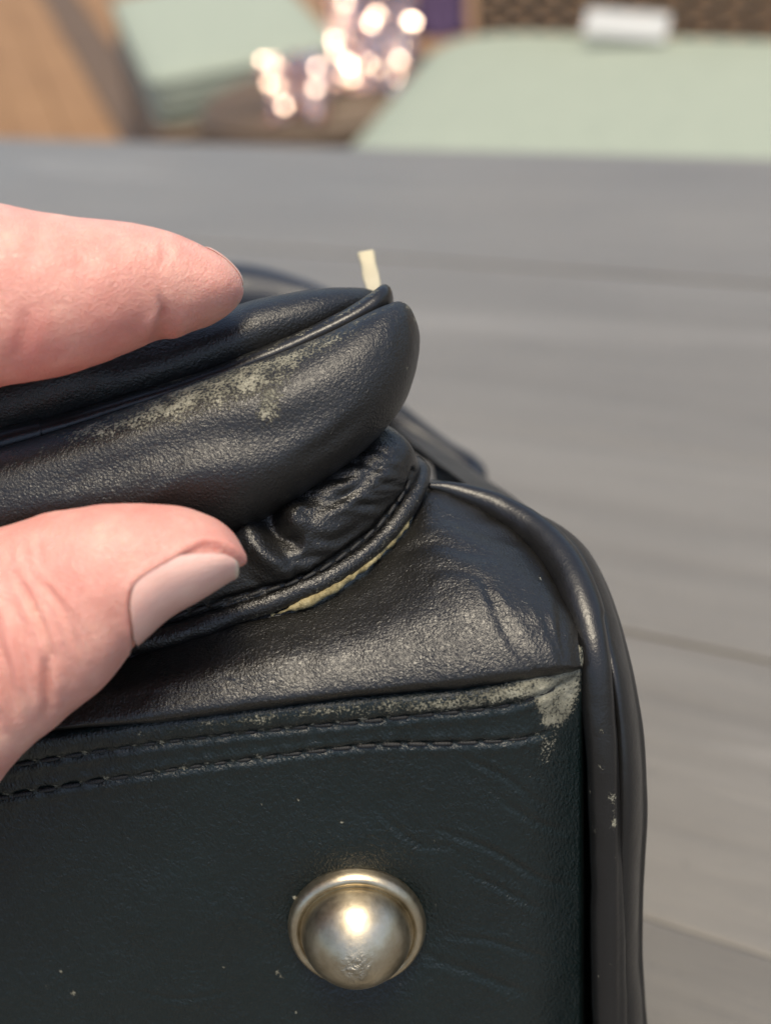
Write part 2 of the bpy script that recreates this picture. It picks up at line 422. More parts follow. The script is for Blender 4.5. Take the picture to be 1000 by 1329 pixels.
TANG = math.radians(-34.2)
td = np.array([math.cos(TANG), math.sin(TANG)]); tn = np.array([-td[1], td[0]])
table = tag(empty('table', (float(td[0] * -.1 + tn[0] * .2), float(td[1] * -.1 + tn[1] * .2), FLOOR)), 'grey stained plank table under the black handbag', 'table')
def tloc(u, v, z): # position in the table's frame -> parent space
    p = td * u + tn * v; return (p[0] - table.location[0], p[1] - table.location[1], z - FLOOR)
edges = [.627, .483, .353, .259, .171, .075, -.03, -.14, -.26]
for k in range(len(edges) - 1):
    a, b = edges[k], edges[k + 1]
    o = box('plank', (1.7, (a - b) - .0002, .030), tloc(-.10, (a + b) / 2, -.0151 - .0006 * (k % 2)), M['wood'], table, .0013, (0, 0, TANG))
for u in (-.85, .65):
    for v in (-.18, .55):
        box('leg', (.07, .07, -FLOOR - .031), tloc(u, v, (FLOOR - .031) / 2), M['wood'], table, .003, (0, 0, TANG))
for v in (-.2, .57):
    box('apron', (1.42, .022, .08), tloc(-.10, v, -.0715), M['wood'], table, .002, (0, 0, TANG))

# ------------------------------------------------------------------ handbag
bag = tag(empty('handbag', (0.0, .17, 0.0)), 'worn black leather handbag lying on the grey plank table with metal foot showing', 'handbag')

# bottom panel: a plane, 11.8 degrees off vertical
NC = np.array([0, -math.sin(math.radians(20.2)), -math.cos(math.radians(20.2))])   # normal in camera axes
_c = (NC @ np.array([(463 - CX) / FPX, -(1210 - CY) / FPX, 1])) * .170
def pdepth(px, py):
    px, py = np.asarray(px, float), np.asarray(py, float)
    return _c / (NC[1] * (-(py - CY) / FPX) + NC[2])
PN = NC[0] * Rv + NC[1] * Uv + NC[2] * Fv
def shallow(d, py=None):
    """The top of the bag slopes back less steeply than a flat lid."""
    d = np.asarray(d, float); r = np.where(d < .160, d, .160 + .68 * (d - .160))
    if py is None: return r
    k = sm(960, 850, np.asarray(py, float)); return d + (r - d) * k
def curve(pts):
    pts = np.asarray(pts, float)
    xs = np.linspace(0, len(pts) - 1, 40 * len(pts)); q = crom(pts, xs)
    return lambda x: np.interp(x, q[:, 0], q[:, 1])
yTop = curve([(-1400, 1190), (-700, 1080), (-300, 1016), (0, 966), (60, 957), (200, 936), (400, 914), (560, 901), (640, 893), (700, 884), (735, 876), (770, 868)])
row1 = [(-1400, 1225), (-700, 1112), (-300, 1047), (17, 995), (168, 970), (336, 950), (468, 938), (560, 928), (613, 923), (680, 913), (748, 900)]
row2 = [(-1400, 1268), (-700, 1150), (-300, 1085), (0, 1037), (140, 1013), (280, 992), (468, 970), (560, 967), (613, 965), (714, 959)]

xs = np.concatenate([np.linspace(-1400, -60, 60), np.linspace(-50, 757, 380), np.array([759.5, 762, 764.5, 767, 769, 770.5])])
xd = np.concatenate([np.zeros(440), np.array([.0002, .0006, .0012, .0022, .0036, .0060])])
ts = np.concatenate([[-5, -4, -2.2, -1], np.linspace(0, 110, 56), np.linspace(114, 480, 120), np.linspace(490, 960, 30)])
XX = np.repeat(xs[None], len(ts), 0); YY = yTop(xs)[None] + ts[:, None]
back = np.interp(ts, [-5, -4, -2.2, -1, 0, 4, 8], [.006, .0036, .0016, .0007, .0003, 0, 0])[:, None] + xd[None]
# soft shoulder towards the right edge
back = back + .0046 * sm(630, 775, XX) ** 2.0
V = P(XX, YY, pdepth(XX, YY)) - PN * back[..., None]
px, py = XX, YY
vis = (xs > -60).astype(float)[None]
d1, t1 = polydist(px, py, crom(row1, np.linspace(0, len(row1) - 1, 60))); d2, t2 = polydist(px, py, crom(row2, np.linspace(0, len(row2) - 1, 60)))
ph = 2 * np.pi * px / 33.0
hgt = .00045 * np.exp(-((ts[:, None] - 11) / 12) ** 2)
hgt = hgt - .00042 * np.exp(-(d1 / 4.0) ** 2) * (.75 + .35 * np.cos(ph)) + .00012 * np.exp(-((d1 - 9) / 6) ** 2) * (1 - .7 * np.cos(ph + 2 * vnoise(V * 300, 5)))
end2 = sm(722, 708, px)
hgt = hgt - end2 * .00040 * np.exp(-(d2 / 4.0) ** 2) * (.75 + .35 * np.cos(ph + 1)) + end2 * .00010 * np.exp(-((d2 - 9) / 6) ** 2) * (1 - .7 * np.cos(ph + 1 + 2 * vnoise(V * 300, 6)))
q3 = V * 1000
hgt = hgt + .00075 * fbm(q3 / 26, 3, 3) + .00016 * fbm(q3 / 4.5, 3, 9)
for pts, wd, dp in [([(560, 1075), (640, 1105), (705, 1150), (745, 1175)], 5, .00018), ([(590, 1125), (660, 1160), (720, 1200)], 5, .00014),
                    ([(540, 1240), (620, 1265), (700, 1300)], 7, .00016), ([(640, 1030), (700, 1075), (750, 1105)], 5, .00014),
                    ([(575, 1215), (650, 1225), (730, 1262)], 5, .00013), ([(170, 1285), (230, 1296), (300, 1285)], 4, .00009),
                    ([(300, 1180), (340, 1195), (370, 1215)], 4, .00008), ([(600, 985), (655, 1010), (715, 1060)], 5, .00012), ([(480, 1045), (540, 1095), (590, 1100)], 5, .0001)]:
    hgt = hgt + crease(px, py, pts, wd * .8, dp * 1.25)
dst = np.hypot(px - 463, (py - 1205) * 1.25)
hgt = hgt - .0009 * np.exp(-(np.maximum(dst - 80, 0) / 34) ** 2)
V = V + PN * hgt[..., None]
wear = np.zeros_like(px)
fold = ts[:, None]
wear = np.maximum(wear, .78 * sm(330, 640, px) * np.exp(-((fold - 10 - 4 * np.sin(px / 40)) / 11) ** 2))
wear = np.maximum(wear, .42 * sm(60, 380, px) * sm(700, 500, px) * np.exp(-((fold - 9) / 7) ** 2))
wear = np.maximum(wear, .95 * sm(640, 700, px) * np.exp(-((fold - 13) / 14) ** 2) * sm(766, 756, px))
tri = np.minimum(np.minimum(px - np.interp(py, [870, 900, 935, 965], [640, 682, 698, 708]), np.interp(py, [870, 920, 940, 960, 972], [766, 758, 750, 736, 718]) - px), 990 - py)
wear = np.maximum(wear, .86 * sm(-8, 12, tri) * sm(968, 945, py))
cd_, _ = polydist(px, py, [(714, 960), (712, 985)]); wear = np.maximum(wear, .22 * sm(20, 6, cd_))
for ro, e in ((row1, 0), (row2, 1)):
    rc = crom(ro, np.linspace(0, len(ro) - 1, 600))
    for k in range(24):
        x = 6 + k * 33 - e * 5
        if x > 700: continue
        y = np.interp(x, rc[:, 0], rc[:, 1]) - 3
        wear = np.maximum(wear, (.45 + .40 * random.random()) * np.exp(-(np.hypot(px - x - 4, (py - y) * 1.4) / (4 + 2 * random.random())) ** 2))
wear = np.where(px < -60, 0, wear)
for x, y, r in [(95, 1290, 4), (78, 1262, 3), (360, 1262, 3), (364, 1268, 3), (443, 1067, 2.5), (290, 1255, 2), (525, 1145, 2), (205, 1060, 2)]:
    wear = np.maximum(wear, .8 * np.exp(-(np.hypot(px - x, py - y) / r) ** 2))
wear = specks(px, py, wear, (0, 750, 1000, 1329), 12, 1)
bottom = grid('bottom_panel', V, M['panel'], bag, attrs={'wear': wear})

# stitches: one shared capsule, each stitch its own object
def capsule_mesh(name, L, r):
    ny, m = 5, 6; vs, fs = [], []
    for i, (x, k) in enumerate(((-.5, .25), (-.36, .85), (0, 1.0), (.36, .85), (.5, .25))):
        for j in range(m):
            a = 2 * math.pi * j / m; vs.append((x * L, math.cos(a) * r * k, math.sin(a) * r * k))
    for i in range(ny - 1):
        for j in range(m):
            fs.append([i * m + j, i * m + (j + 1) % m, (i + 1) * m + (j + 1) % m, (i + 1) * m + j])
    fs.append(list(range(m))[::-1]); fs.append([(ny - 1) * m + j for j in range(m)])
    me = bpy.data.meshes.new(name); me.from_pydata(vs, [], fs); me.polygons.foreach_set('use_smooth', [True] * len(fs))
    me.materials.append(M['thread']); return me
st_me = capsule_mesh('stitch', .00245, .00030)
def put_stitches(pts3, nrm, step, me, parent, twist=.0):
    seg = np.linalg.norm(np.diff(pts3, axis=0), axis=1); s = np.concatenate([[0], np.cumsum(seg)])
    for k in range(int(s[-1] / step)):
        a = np.array([np.interp(k * step + .08 * step, s, pts3[:, i]) for i in range(3)])
        b = np.array([np.interp(k * step + .92 * step, s, pts3[:, i]) for i in range(3)])
        n = np.array([np.interp(k * step + .5 * step, s, nrm[:, i]) for i in range(3)]); n /= np.linalg.norm(n)
        x = (b - a) / np.linalg.norm(b - a); y = np.cross(n, x); y /= np.linalg.norm(y); z = np.cross(x, y)
        x2 = x * math.cos(twist) + y * math.sin(twist); y2 = np.cross(z, x2)
        o = bpy.data.objects.new('stitch', me); COL.objects.link(o); o.parent = parent
        c = (a + b) / 2 - origin(parent)
        o.matrix_local = Matrix(((x2[0], y2[0], z[0], c[0]), (x2[1], y2[1], z[1], c[1]), (x2[2], y2[2], z[2], c[2]), (0, 0, 0, 1)))
for ro, xmax in ((row1, 748), (row2, 712)):
    rc = crom(ro, np.linspace(0, len(ro) - 1, 400)); rc = rc[(rc[:, 0] > -50) & (rc[:, 0] <= xmax)]
    p3 = P(rc[:, 0], rc[:, 1], pdepth(rc[:, 0], rc[:, 1])) - PN * (.00028 + .0046 * sm(630, 775, rc[:, 0]) ** 2.0)[:, None]
    put_stitches(p3, np.repeat(PN[None], len(p3), 0), .0031, st_me, bottom, -.05)

# metal foot: lathe about the panel's normal
fc = P(463, 1204, pdepth(463, 1204)) - PN * .0009
ex = Rv - PN * (Rv @ PN); ex /= np.linalg.norm(ex); ey = np.cross(PN, ex)
def lathe(name, prof, mat, parent, n=72, fn=None):
    prof = np.asarray(prof, float) / 1000; t = np.linspace(0, len(prof) - 1, 6 * len(prof)); pr = crom(prof, t)
    th = np.linspace(0, 2 * np.pi, n, endpoint=False)
    r = np.maximum(pr[:, 0], 1e-6)[:, None]; h = np.repeat(pr[:, 1:2], n, 1)
    X, Y = r * np.cos(th), r * np.sin(th); wv = np.zeros_like(X)
    if fn is not None: h, wv = fn(X, Y, h)
    V = fc + X[..., None] * ex + Y[..., None] * ey + h[..., None] * PN
    return grid(name, V, mat, parent, wrap=True, attrs={'wear': wv})
def scuff(X, Y, h):
    d = np.hypot(X - .0002, (Y + .0002)); k = np.exp(-(d / .0019) ** 2)
    top = h > .004
    q = np.stack([X, Y, h * 0], -1) * 1000
    return h + top * k * (.00025 * fbm(q * 1.3, 3, 5) - .00030), top * np.clip(k * 1.5, 0, 1)
foot = lathe('metal_foot', [(8.3, -.4), (8.8, .1), (8.95, .6), (8.9, 1.0), (8.7, 1.65), (8.3, 2.15), (7.85, 2.3), (7.5, 2.15), (7.3, 1.95), (6.6, 1.8)], M['brass'], bag)
lathe('dome', [(7.15, 1.5), (7.1, 2.6), (6.8, 3.8), (6.2, 5.1), (5.3, 6.35), (4.15, 7.45), (2.9, 8.3), (1.7, 8.85), (.7, 9.1), (0, 9.15)], M['brass'], foot, 96, scuff)

# front panel: pillowy leather between bottom panel, piping and pocket welt
cb = np.array([-1400, -700, -350, 0, 150, 300, 420, 530, 620, 690, 735, 756.0])
ct = np.array([(-1400, 1165), (-700, 1050), (-350, 965), (0, 880), (150, 847), (290, 808), (400, 774), (490, 714), (545, 644), (600, 646), (690, 704), (743, 780)], float)
dt = np.array([.190, .178, .173, .169, .168, .168, .1700, .1765, .1845, .186, .1815, .172])
dt = shallow(dt); rows = []
yb = yTop(cb); db = pdepth(cb, yb)
for s, tuck in ((-.03, .0045), (0.0, .0018), (.035, -.0003), (.10, -.0010), (.3, None), (.52, None), (.76, None), (1.0, None), (1.06, .004)):
    x = cb + (ct[:, 0] - cb) * s; y = yb + (ct[:, 1] - yb) * s
    base = db - .0010 + (dt - db + .0010) * np.clip(s, 0, 2) ** 2.1
    dd = base - .0012 * np.sin(np.pi * np.clip(s, 0, 1)) if tuck is None else base + (tuck if s < .2 else .004)
    dd = dd + np.array([0, 0, 0, 0, 0, 0, 0, 0, .0002, .0009, .0022, .0048])
    rows.append(P(x, y, dd))
ctrl = np.array(rows)
tu = np.concatenate([np.linspace(0, 4, 60, endpoint=False), np.linspace(4, 8, 120)]); tv = np.concatenate([np.linspace(0, 3, 30, endpoint=False), np.linspace(3, 11, 300)])
V = crom(ctrl, tu); V = crom(V.transpose(1, 0, 2), tv).transpose(1, 0, 2)
n_, sg = outward(V, False); px, py, _ = proj(V); q3 = V * 1000
hgt = .0012 * fbm(q3 / 22, 2, 21) + .0003 * fbm(q3 / 5, 3, 31)
for pts, wd, dp in [([(625, 735), (640, 790), (675, 850), (700, 880)], 8, .0005), ([(615, 745), (655, 800), (690, 850)], 6, .0003), ([(560, 660), (620, 690), (700, 712)], 7, .0004),
                    ([(500, 720), (570, 705), (650, 735)], 9, .00045), ([(545, 735), (600, 742), (640, 760)], 7, .00025), ([(720, 775), (730, 830), (738, 865)], 7, .0006), ([(700, 790), (722, 840), (735, 880)], 6, .0004),
                    ([(230, 845), (290, 880), (340, 905)], 3, .00010), ([(580, 660), (640, 672), (700, 700)], 5, .0002), ([(530, 690), (590, 672), (650, 680)], 6, .0003)]:
    hgt = hgt + crease(px, py, pts, wd * .8, dp * .42)
V = V + n_ * hgt[..., None]
fp_attr = specks(px, py, np.zeros_like(px), (200, 740, 640, 880), 6, 2)
front = grid('front_panel', V, M['front'], bag, attrs={'wear': fp_attr})

# right-hand piping
pp = np.array([(556, 630, .1865, 5), (585, 636, .1875, 12), (640, 656, .1865, 19), (690, 688, .1830, 23.5), (728, 731, .1770, 26), (753, 785, .1705, 26), (769, 850, .1660, 25), (777, 920, .1648, 23.5),
               (783, 1000, .1660, 23), (786, 1100, .1694, 23), (788, 1200, .1730, 23), (791, 1329, .1783, 23), (800, 1500, .1855, 21), (806, 1700, .197, 20), (812, 1850, .207, 20)], float)
pp[:, 2] = shallow(pp[:, 2], pp[:, 1])
Vp = tube_pts(P(pp[:, 0], pp[:, 1], pp[:, 2]), pp[:, 3] * pp[:, 2] / FPX, 260, 36)
n_, _ = outward(Vp); px, py, _ = proj(Vp); q3 = Vp * 1000
hg = .00018 * fbm(q3 / 6, 3, 41) + .0004 * fbm(q3 / 25, 2, 43)
hg = hg - .00030 * np.exp(-(polydist(px, py, [(786, 800), (797, 870), (804, 960), (806, 1100), (806, 1329)])[0] / 4) ** 2)
Vp = Vp + n_ * hg[..., None]
wr = np.zeros_like(px)
for x, y, r in [(796, 1036, 5), (797, 1070, 4), (780, 949, 3), (771, 1078, 2.5), (775, 1268, 2.5)]:
    wr = np.maximum(wr, .9 * np.exp(-(np.hypot(px - x, py - y) / r) ** 2))
wr = np.maximum(wr, .42 * np.exp(-((px - 797) / 4) ** 2) * sm(1020, 1035, py) * sm(1085, 1068, py))
wr = specks(px, py, wr, (735, 810, 700, 1329), 10, 3)
pipe = grid('piping', Vp, M['pipe'], bag, wrap=True, attrs={'wear': wr}, cap=True)

# side panel rolling away behind the piping
sp = np.array([(640, 652, .190), (700, 668, .1875), (752, 706, .1840), (786, 765, .1780), (806, 830, .1725), (820, 890, .1690), (829, 960, .1675), (832, 1050, .1695), (829, 1150, .1735), (829, 1250, .1775), (833, 1329, .181),
               (838, 1500, .190), (842, 1700, .201), (846, 1850, .211)], float)
sp[:, 2] = shallow(sp[:, 2], sp[:, 1])
bk = np.array([-.14, 1.0, -.10]); bk /= np.linalg.norm(bk)
ctrl = []
nrm2 = np.gradient(sp[:, :2], axis=0); nrm2 /= np.linalg.norm(nrm2, axis=1, keepdims=True); nx, ny = -nrm2[:, 1], nrm2[:, 0]   # inward in the picture
for off, dz in ((44, .0030), (31, -.0016), (18, -.0026), (6, -.0008), (0, .0028), (3, .0090)):
    ctrl.append(P(sp[:, 0] + nx * off, sp[:, 1] + ny * off, sp[:, 2] + dz))
for bb in (.03, .07, .12):
    q = ctrl[5] + bk * bb; q[:, 2] = np.maximum(q[:, 2] - bb * .25 * (q[:, 2] > .05), .0); ctrl.append(q)
ctrl = np.array(ctrl)
V = crom(ctrl, np.linspace(0, 8, 90)); V = crom(V.transpose(1, 0, 2), np.linspace(0, 13, 180)).transpose(1, 0, 2)
n_, sg = outward(V, False); q3 = V * 1000
V = V + n_ * (.0006 * fbm(q3 / 18, 3, 51))[..., None]
V[..., 2] = np.maximum(V[..., 2], .0006)
grid('side_panel', V, M['pipe'], bag, attrs={'wear': np.zeros(V.shape[:2])})

# pocket wall rising from the welt to the pinched flap
pb = np.array([(-1400, 1155), (-700, 1040), (-350, 955), (0, 872), (150, 838), (290, 799), (400, 764), (485, 706), (530, 655), (553, 624), (542, 612), (500, 590)], float)
pt_ = np.array([(-1400, 800), (-700, 720), (-350, 690), (0, 660), (150, 640), (290, 625), (400, 590), (455, 560), (478, 545), (488, 541), (470, 540), (430, 545)], float)
dbp = np.array([.189, .177, .172, .168, .1668, .1668, .1685, .1750, .1800, .1880, .200, .215])
dtp = np.array([.195, .185, .180, .176, .174, .1735, .1740, .1765, .1795, .1860, .200, .215])
dbp[:10] = shallow(dbp[:10]); dtp[:10] = shallow(dtp[:10]); dbp[10:] -= .008; dtp[10:] -= .008
rows = []
for s in (-.12, 0, .2, .45, .7, 1.0):
    c = pb + (pt_ - pb) * s
    # the right silhouette swells outward
    sw = np.array([0, 0, 0, 0, 0, 0, 0, 4, 9, 13, 10, 0]) * math.sin(math.pi * min(max(s, 0), 1))
    rows.append(P(c[:, 0] + sw, c[:, 1] - sw * .6, dbp + (dtp - dbp) * s - .0042 * math.sin(math.pi * min(max(s, 0), 1))))
V = crom(np.array(rows), np.linspace(0, 5, 150)); tv = np.concatenate([np.linspace(0, 4, 40, endpoint=False), np.linspace(4, 11, 230)])
V = crom(V.transpose(1, 0, 2), tv).transpose(1, 0, 2)
n_, sg = outward(V, False); px, py, dd = proj(V); q3 = V * 1000
ang = np.arctan2(py - 640, px - 320); rad_ = np.hypot(px - 320, py - 640)
wq = np.stack([ang * 5.5 + .5 * fbm(q3 / 6, 2, 65), rad_ / 110, np.zeros_like(ang)], -1)
hg = .0012 * fbm(q3 / 12, 2, 61) + .00025 * fbm(q3 / 3.2, 3, 63) - .00016 * (1 - np.abs(fbm(wq, 3, 67)) * 3).clip(0, 1) ** 3 * sm(420, 120, rad_)
for pts, wd, dp in [([(345, 655), (352, 680), (368, 700), (395, 710)], 15, .0032), ([(380, 640), (420, 650), (465, 635)], 8, .0012), ([(400, 668), (440, 650), (500, 600)], 7, .0009), ([(440, 600), (480, 605), (520, 612)], 6, .0007),
                    ([(330, 700), (370, 720), (395, 750)], 7, .0009), ([(395, 690), (430, 700), (470, 680)], 8, .0009), ([(455, 580), (490, 585), (525, 600)], 5, .0005), ([(350, 735), (390, 725), (440, 715)], 6, .0006),
                    ([(430, 640), (470, 655), (500, 655)], 6, .0007), ([(318, 745), (340, 760), (350, 775)], 6, .0005), ([(470, 620), (500, 628), (530, 632)], 5, .0005), ([(410, 615), (445, 622), (480, 612)], 6, .0007)]:
    hg = hg + crease(px, py, pts, wd * (.8 if dp < .003 else 1), dp * (.27 if dp < .003 else .75), .6)
rd = polydist(px, py, [(290, 780), (400, 746), (480, 690), (525, 640), (538, 612)])[0]
hg = hg - .0006 * np.exp(-(rd / 5) ** 2)
V = V + n_ * hg[..., None]
pocket = grid('pocket_wall', V, M['pocket'], bag, attrs={'wear': np.zeros_like(px)})

# welt round the pocket, its stitches and the torn raw edge
wl = np.array([(-1400, 1158, .1885, 15), (-700, 1044, .1765, 15), (-350, 960, .1712, 15), (0, 876, .1672, 15), (150, 842, .1660, 15), (230, 823, .1656, 15), (300, 800, .1658, 14.5), (380, 771, .1668, 14), (440, 742, .1690, 13.5),
               (492, 702, .1730, 13), (526, 661, .1772, 12), (544, 630, .1820, 10), (549, 612, .1870, 9), (540, 600, .195, 8)], float)
wl[:, 2] = shallow(wl[:, 2])
Vw = tube_pts(P(wl[:, 0], wl[:, 1], wl[:, 2]), wl[:, 3] * wl[:, 2] / FPX, 220, 28)
n_, _ = outward(Vw); q3 = Vw * 1000
Vw = Vw + n_ * (.00028 * fbm(q3 / 4, 3, 71) + .0003 * fbm(q3 / 14, 2, 73))[..., None]
px, py, _ = proj(Vw); wr = .25 * np.exp(-(polydist(px, py, [(300, 812), (400, 778), (490, 716), (540, 650)])[0] / 4) ** 2)
welt = grid('welt', Vw, M['pocket'], bag, wrap=True, attrs={'wear': wr}, cap=True)
sl = crom([(150, 822, .1655), (290, 782, .1653), (400, 748, .1668), (480, 693, .1716), (522, 642, .1765), (536, 612, .1815)], np.linspace(0, 5, 120))
sl[:, 2] = shallow(sl[:, 2])
put_stitches(P(sl[:, 0], sl[:, 1], sl[:, 2] - .0005), (CAM - P(sl[:, 0], sl[:, 1], sl[:, 2])), .0024, capsule_mesh('stitch', .0020, .00026), welt, .06)
re = np.array([(352, 799, .1662, 1.5), (385, 787, .1662, 4.2), (415, 774, .1668, 5.6), (440, 759, .1682, 5.4), (470, 738, .1704, 4.0), (500, 710, .1736, 3.2), (525, 680, .1764, 3.4), (540, 655, .1790, 3.0), (547, 638, .1815, 1.2)], float)
re[:, 2] = shallow(re[:, 2])
Vr = tube_pts(P(re[:, 0], re[:, 1], re[:, 2]), re[:, 3] * re[:, 2] / FPX, 160, 16)
n_, _ = outward(Vr); q3 = Vr * 1000
Vr = Vr + n_ * (.00050 * fbm(q3 / 2.4, 3, 81) + .00022 * fbm(q3 / .6, 3, 83))[..., None]
tag(grid('raw_edge', Vr, M['suede'], bag, wrap=True, cap=True), 'torn beige raw leather edge along the pocket welt')

# pinched flap: lower roll, edge strip, upper pad
roll = [(-900, 800, -860, 1010, .182, .010), (-500, 715, -470, 900, .174, .010), (-220, 648, -200, 800, .169, .0098), (0, 583, 10, 716, .1665, .0092), (110, 549, 125, 700, .1662, .0092), (205, 517, 225, 694, .1662, .0093), (285, 488, 300, 692, .1664, .0094), (345, 468, 352, 668, .1668, .0094),
        (400, 446, 415, 626, .1674, .0092), (440, 428, 462, 592, .1680, .0088), (474, 411, 498, 556, .1688, .0082), (500, 399, 524, 521, .1697, .0073), (518, 394, 537, 487, .1706, .0060), (531, 401, 542, 462, .1713, .0042), (539, 418, 543.5, 445, .1718, .0022), (542.5, 430, 543.5, 436, .172, .0008)]
V = loft([(*r, .86) for r in roll], 260, 90)
n_, _ = outward(V); px, py, dd = proj(V); q3 = V * 1000
hg = .0004 * fbm(q3 / 18, 2, 91) + .00014 * fbm(q3 / 6, 2, 93)
for pts, wd, dp in [([(0, 640), (130, 610), (260, 572), (360, 560), (440, 520)], 22, .0009), ([(180, 640), (220, 610), (240, 590)], 8, .0003), ([(90, 640), (110, 610)], 6, .0003),
                    ([(380, 600), (430, 570), (480, 530)], 8, .0004), ([(505, 400), (520, 430), (518, 470)], 7, .0002)]:
    hg = hg + crease(px, py, pts, wd, dp * .6, .5)
V = V + n_ * hg[..., None]
te = curve([(0, 585), (40, 572), (120, 548), (200, 520), (280, 490), (345, 470), (400, 447), (465, 418), (515, 393)])
below = py - te(px)
wear = np.interp(px, [40, 100, 200, 300, 360, 400, 440, 480], [.0, .44, .66, .72, .66, .58, .54, 0]) * sm(-6, 4, below) * sm(np.interp(px, [100, 200, 320, 350, 400, 460], [38, 46, 60, 66, 34, 26]), np.interp(px, [100, 200, 320, 350, 400, 460], [10, 16, 24, 30, 10, 6]), below)
sd_, _ = polydist(px, py, [(345, 490), (352, 515), (347, 536)]); wear = np.maximum(wear, .62 * sm(22, 4, sd_))
wear = np.maximum(wear, .42 * sm(30, 8, np.hypot(px - 330, py - 545)) * 0)
wear = np.maximum(wear, .40 * np.exp(-(below / 3) ** 2) * sm(150, 260, px) * sm(520, 500, px))
for x, y, r in [(528, 478, 3), (430, 555, 2), (180, 525, 9), (212, 533, 10), (165, 640, 2), (538, 415, 4), (529, 400, 4)]:
    wear = np.maximum(wear, .75 * np.exp(-(np.hypot(px - x, py - y) / r) ** 2))
wear = specks(px, py, wear, (0, 540, 430, 680), 10, 4)
wear = np.where((dd > .1745), 0, wear)
flap = grid('flap_roll', V, M['flap'], bag, wrap=True, attrs={'wear': wear}, cap=True)

strip = [(-900, 770, -890, 822, .186, .004), (-400, 670, -390, 715, .176, .004), (0, 556, 6, 600, .1700, .004), (60, 541, 66, 582, .1698, .0040), (150, 516, 156, 552, .1697, .0040), (250, 486, 258, 518, .1698, .0040), (350, 448, 360, 480, .1702, .0040), (436, 408, 447, 442, .1712, .0040),
         (478, 383, 490, 420, .1725, .0040), (496, 371, 506, 405, .1737, .0036), (505, 373, 510, 394, .1746, .0028), (508.5, 379, 510, 387, .175, .001)]
V = loft(strip, 180, 32); n_, _ = outward(V); q3 = V * 1000
V = V + n_ * (.00028 * fbm(q3 / 7, 3, 101))[..., None]
px, py, dd = proj(V)
wr = .34 * np.exp(-(polydist(px, py, [(200, 503), (350, 452), (436, 412), (490, 377)])[0] / 4) ** 2)
grid('edge_piping', V, M['pipe'], bag, wrap=True, attrs={'wear': wr}, cap=True)
pad = [(-900, 640, -880, 815, .197, .012), (-400, 560, -390, 705, .187, .012), (0, 450, 10, 596, .1775, .0115), (110, 428, 120, 566, .1767, .0110), (210, 412, 225, 536, .1765, .0105), (300, 396, 318, 498, .1766, .0098), (350, 386, 370, 476, .1770, .0090), (400, 378, 425, 450, .1778, .0080), (440, 374, 462, 426, .1790, .0064), (470, 374, 486, 408, .1802, .0045), (487, 378, 494, 394, .181, .0018)]
V = loft(pad, 200, 60); n_, _ = outward(V); px, py, dd = proj(V); q3 = V * 1000
hg = .0004 * fbm(q3 / 14, 2, 111) + .00012 * fbm(q3 / 5, 2, 113)
hg = hg - .0005 * np.exp(-(polydist(px, py, [(150, 465), (250, 432), (300, 408)])[0] / 22) ** 2)
V = V + n_ * hg[..., None]
grid('upper_pad', V, M['flap'], bag, wrap=True, attrs={'wear': np.zeros_like(px)}, cap=True)

# the rest of the bag, out of focus behind
def bodysec(rpx, tpy, d, wd=.34):
    p = P(rpx, tpy, d); return p[0], p[1], p[2], wd
V = []
th = np.linspace(0, 2 * np.pi, 72, endpoint=False)
bs = [(700, 760, .183), (660, 700, .196), (606, 622, .210), (600, 590, .240), (585, 552, .275), (560, 540, .305), (520, 535, .335)]
for rx, ty, d in bs:
    x, y, z, wd = bodysec(rx, ty, d); cxm = x - wd / 2; hz = z / 2
    c, s = np.cos(th), np.sin(th); e = .45
    V.append(np.stack([cxm + np.sign(c) * np.abs(c) ** e * wd / 2, np.full_like(th, y), hz + np.sign(s) * np.abs(s) ** e * (hz - .001)], -1))
V = crom(np.array(V), np.linspace(0, len(bs) - 1, 60)); n_, _ = outward(V); V = V + n_ * (.002 * fbm(V * 1000 / 30, 3, 121))[..., None]
V[..., 2] = np.maximum(V[..., 2], .0008)
grid('body', V, M['far'], bag, wrap=True, attrs={'wear': np.zeros(V.shape[:2])}, cap=True)
hp = np.array([(-500, 500, .31, 60), (-100, 430, .32, 58), (150, 398, .325, 52), (300, 388, .328, 46), (380, 394, .328, 34), (440, 412, .325, 24), (470, 450, .32, 20), (480, 510, .31, 20)], float)
grid('carry_handle', tube_pts(P(hp[:, 0], hp[:, 1], hp[:, 2]), hp[:, 3] * hp[:, 2] / FPX, 90, 24), M['far'], bag, wrap=True, cap=True)
hp = np.array([(480, 520, .285, 22), (530, 560, .285, 22), (570, 588, .283, 20), (604, 606, .280, 18), (618, 618, .276, 14), (612, 640, .270, 12)], float)
grid('strap_end', tube_pts(P(hp[:, 0], hp[:, 1], hp[:, 2]), hp[:, 3] * hp[:, 2] / FPX, 60, 20), M['pipe'], bag, wrap=True, cap=True, attrs={'wear': np.zeros((60, 20))})
zp = [(465, 327, 484, 324, .193, .0006), (463.5, 331, 486, 328, .193, .0010), (468, 345, 488, 342, .1915, .0010), (470, 360, 492, 357, .1895, .0010), (475, 375, 494, 374, .187, .0010), (478, 392, 494, 392, .1835, .0010), (478, 405, 494, 405, .1815, .0010)]
V = loft([(*z_, .6) for z_ in zp], 40, 24)
tag(grid('zip_pull', V, M['gold'], bag, wrap=True, cap=True), 'small pale gold zip pull sticking up behind the pinched flap')

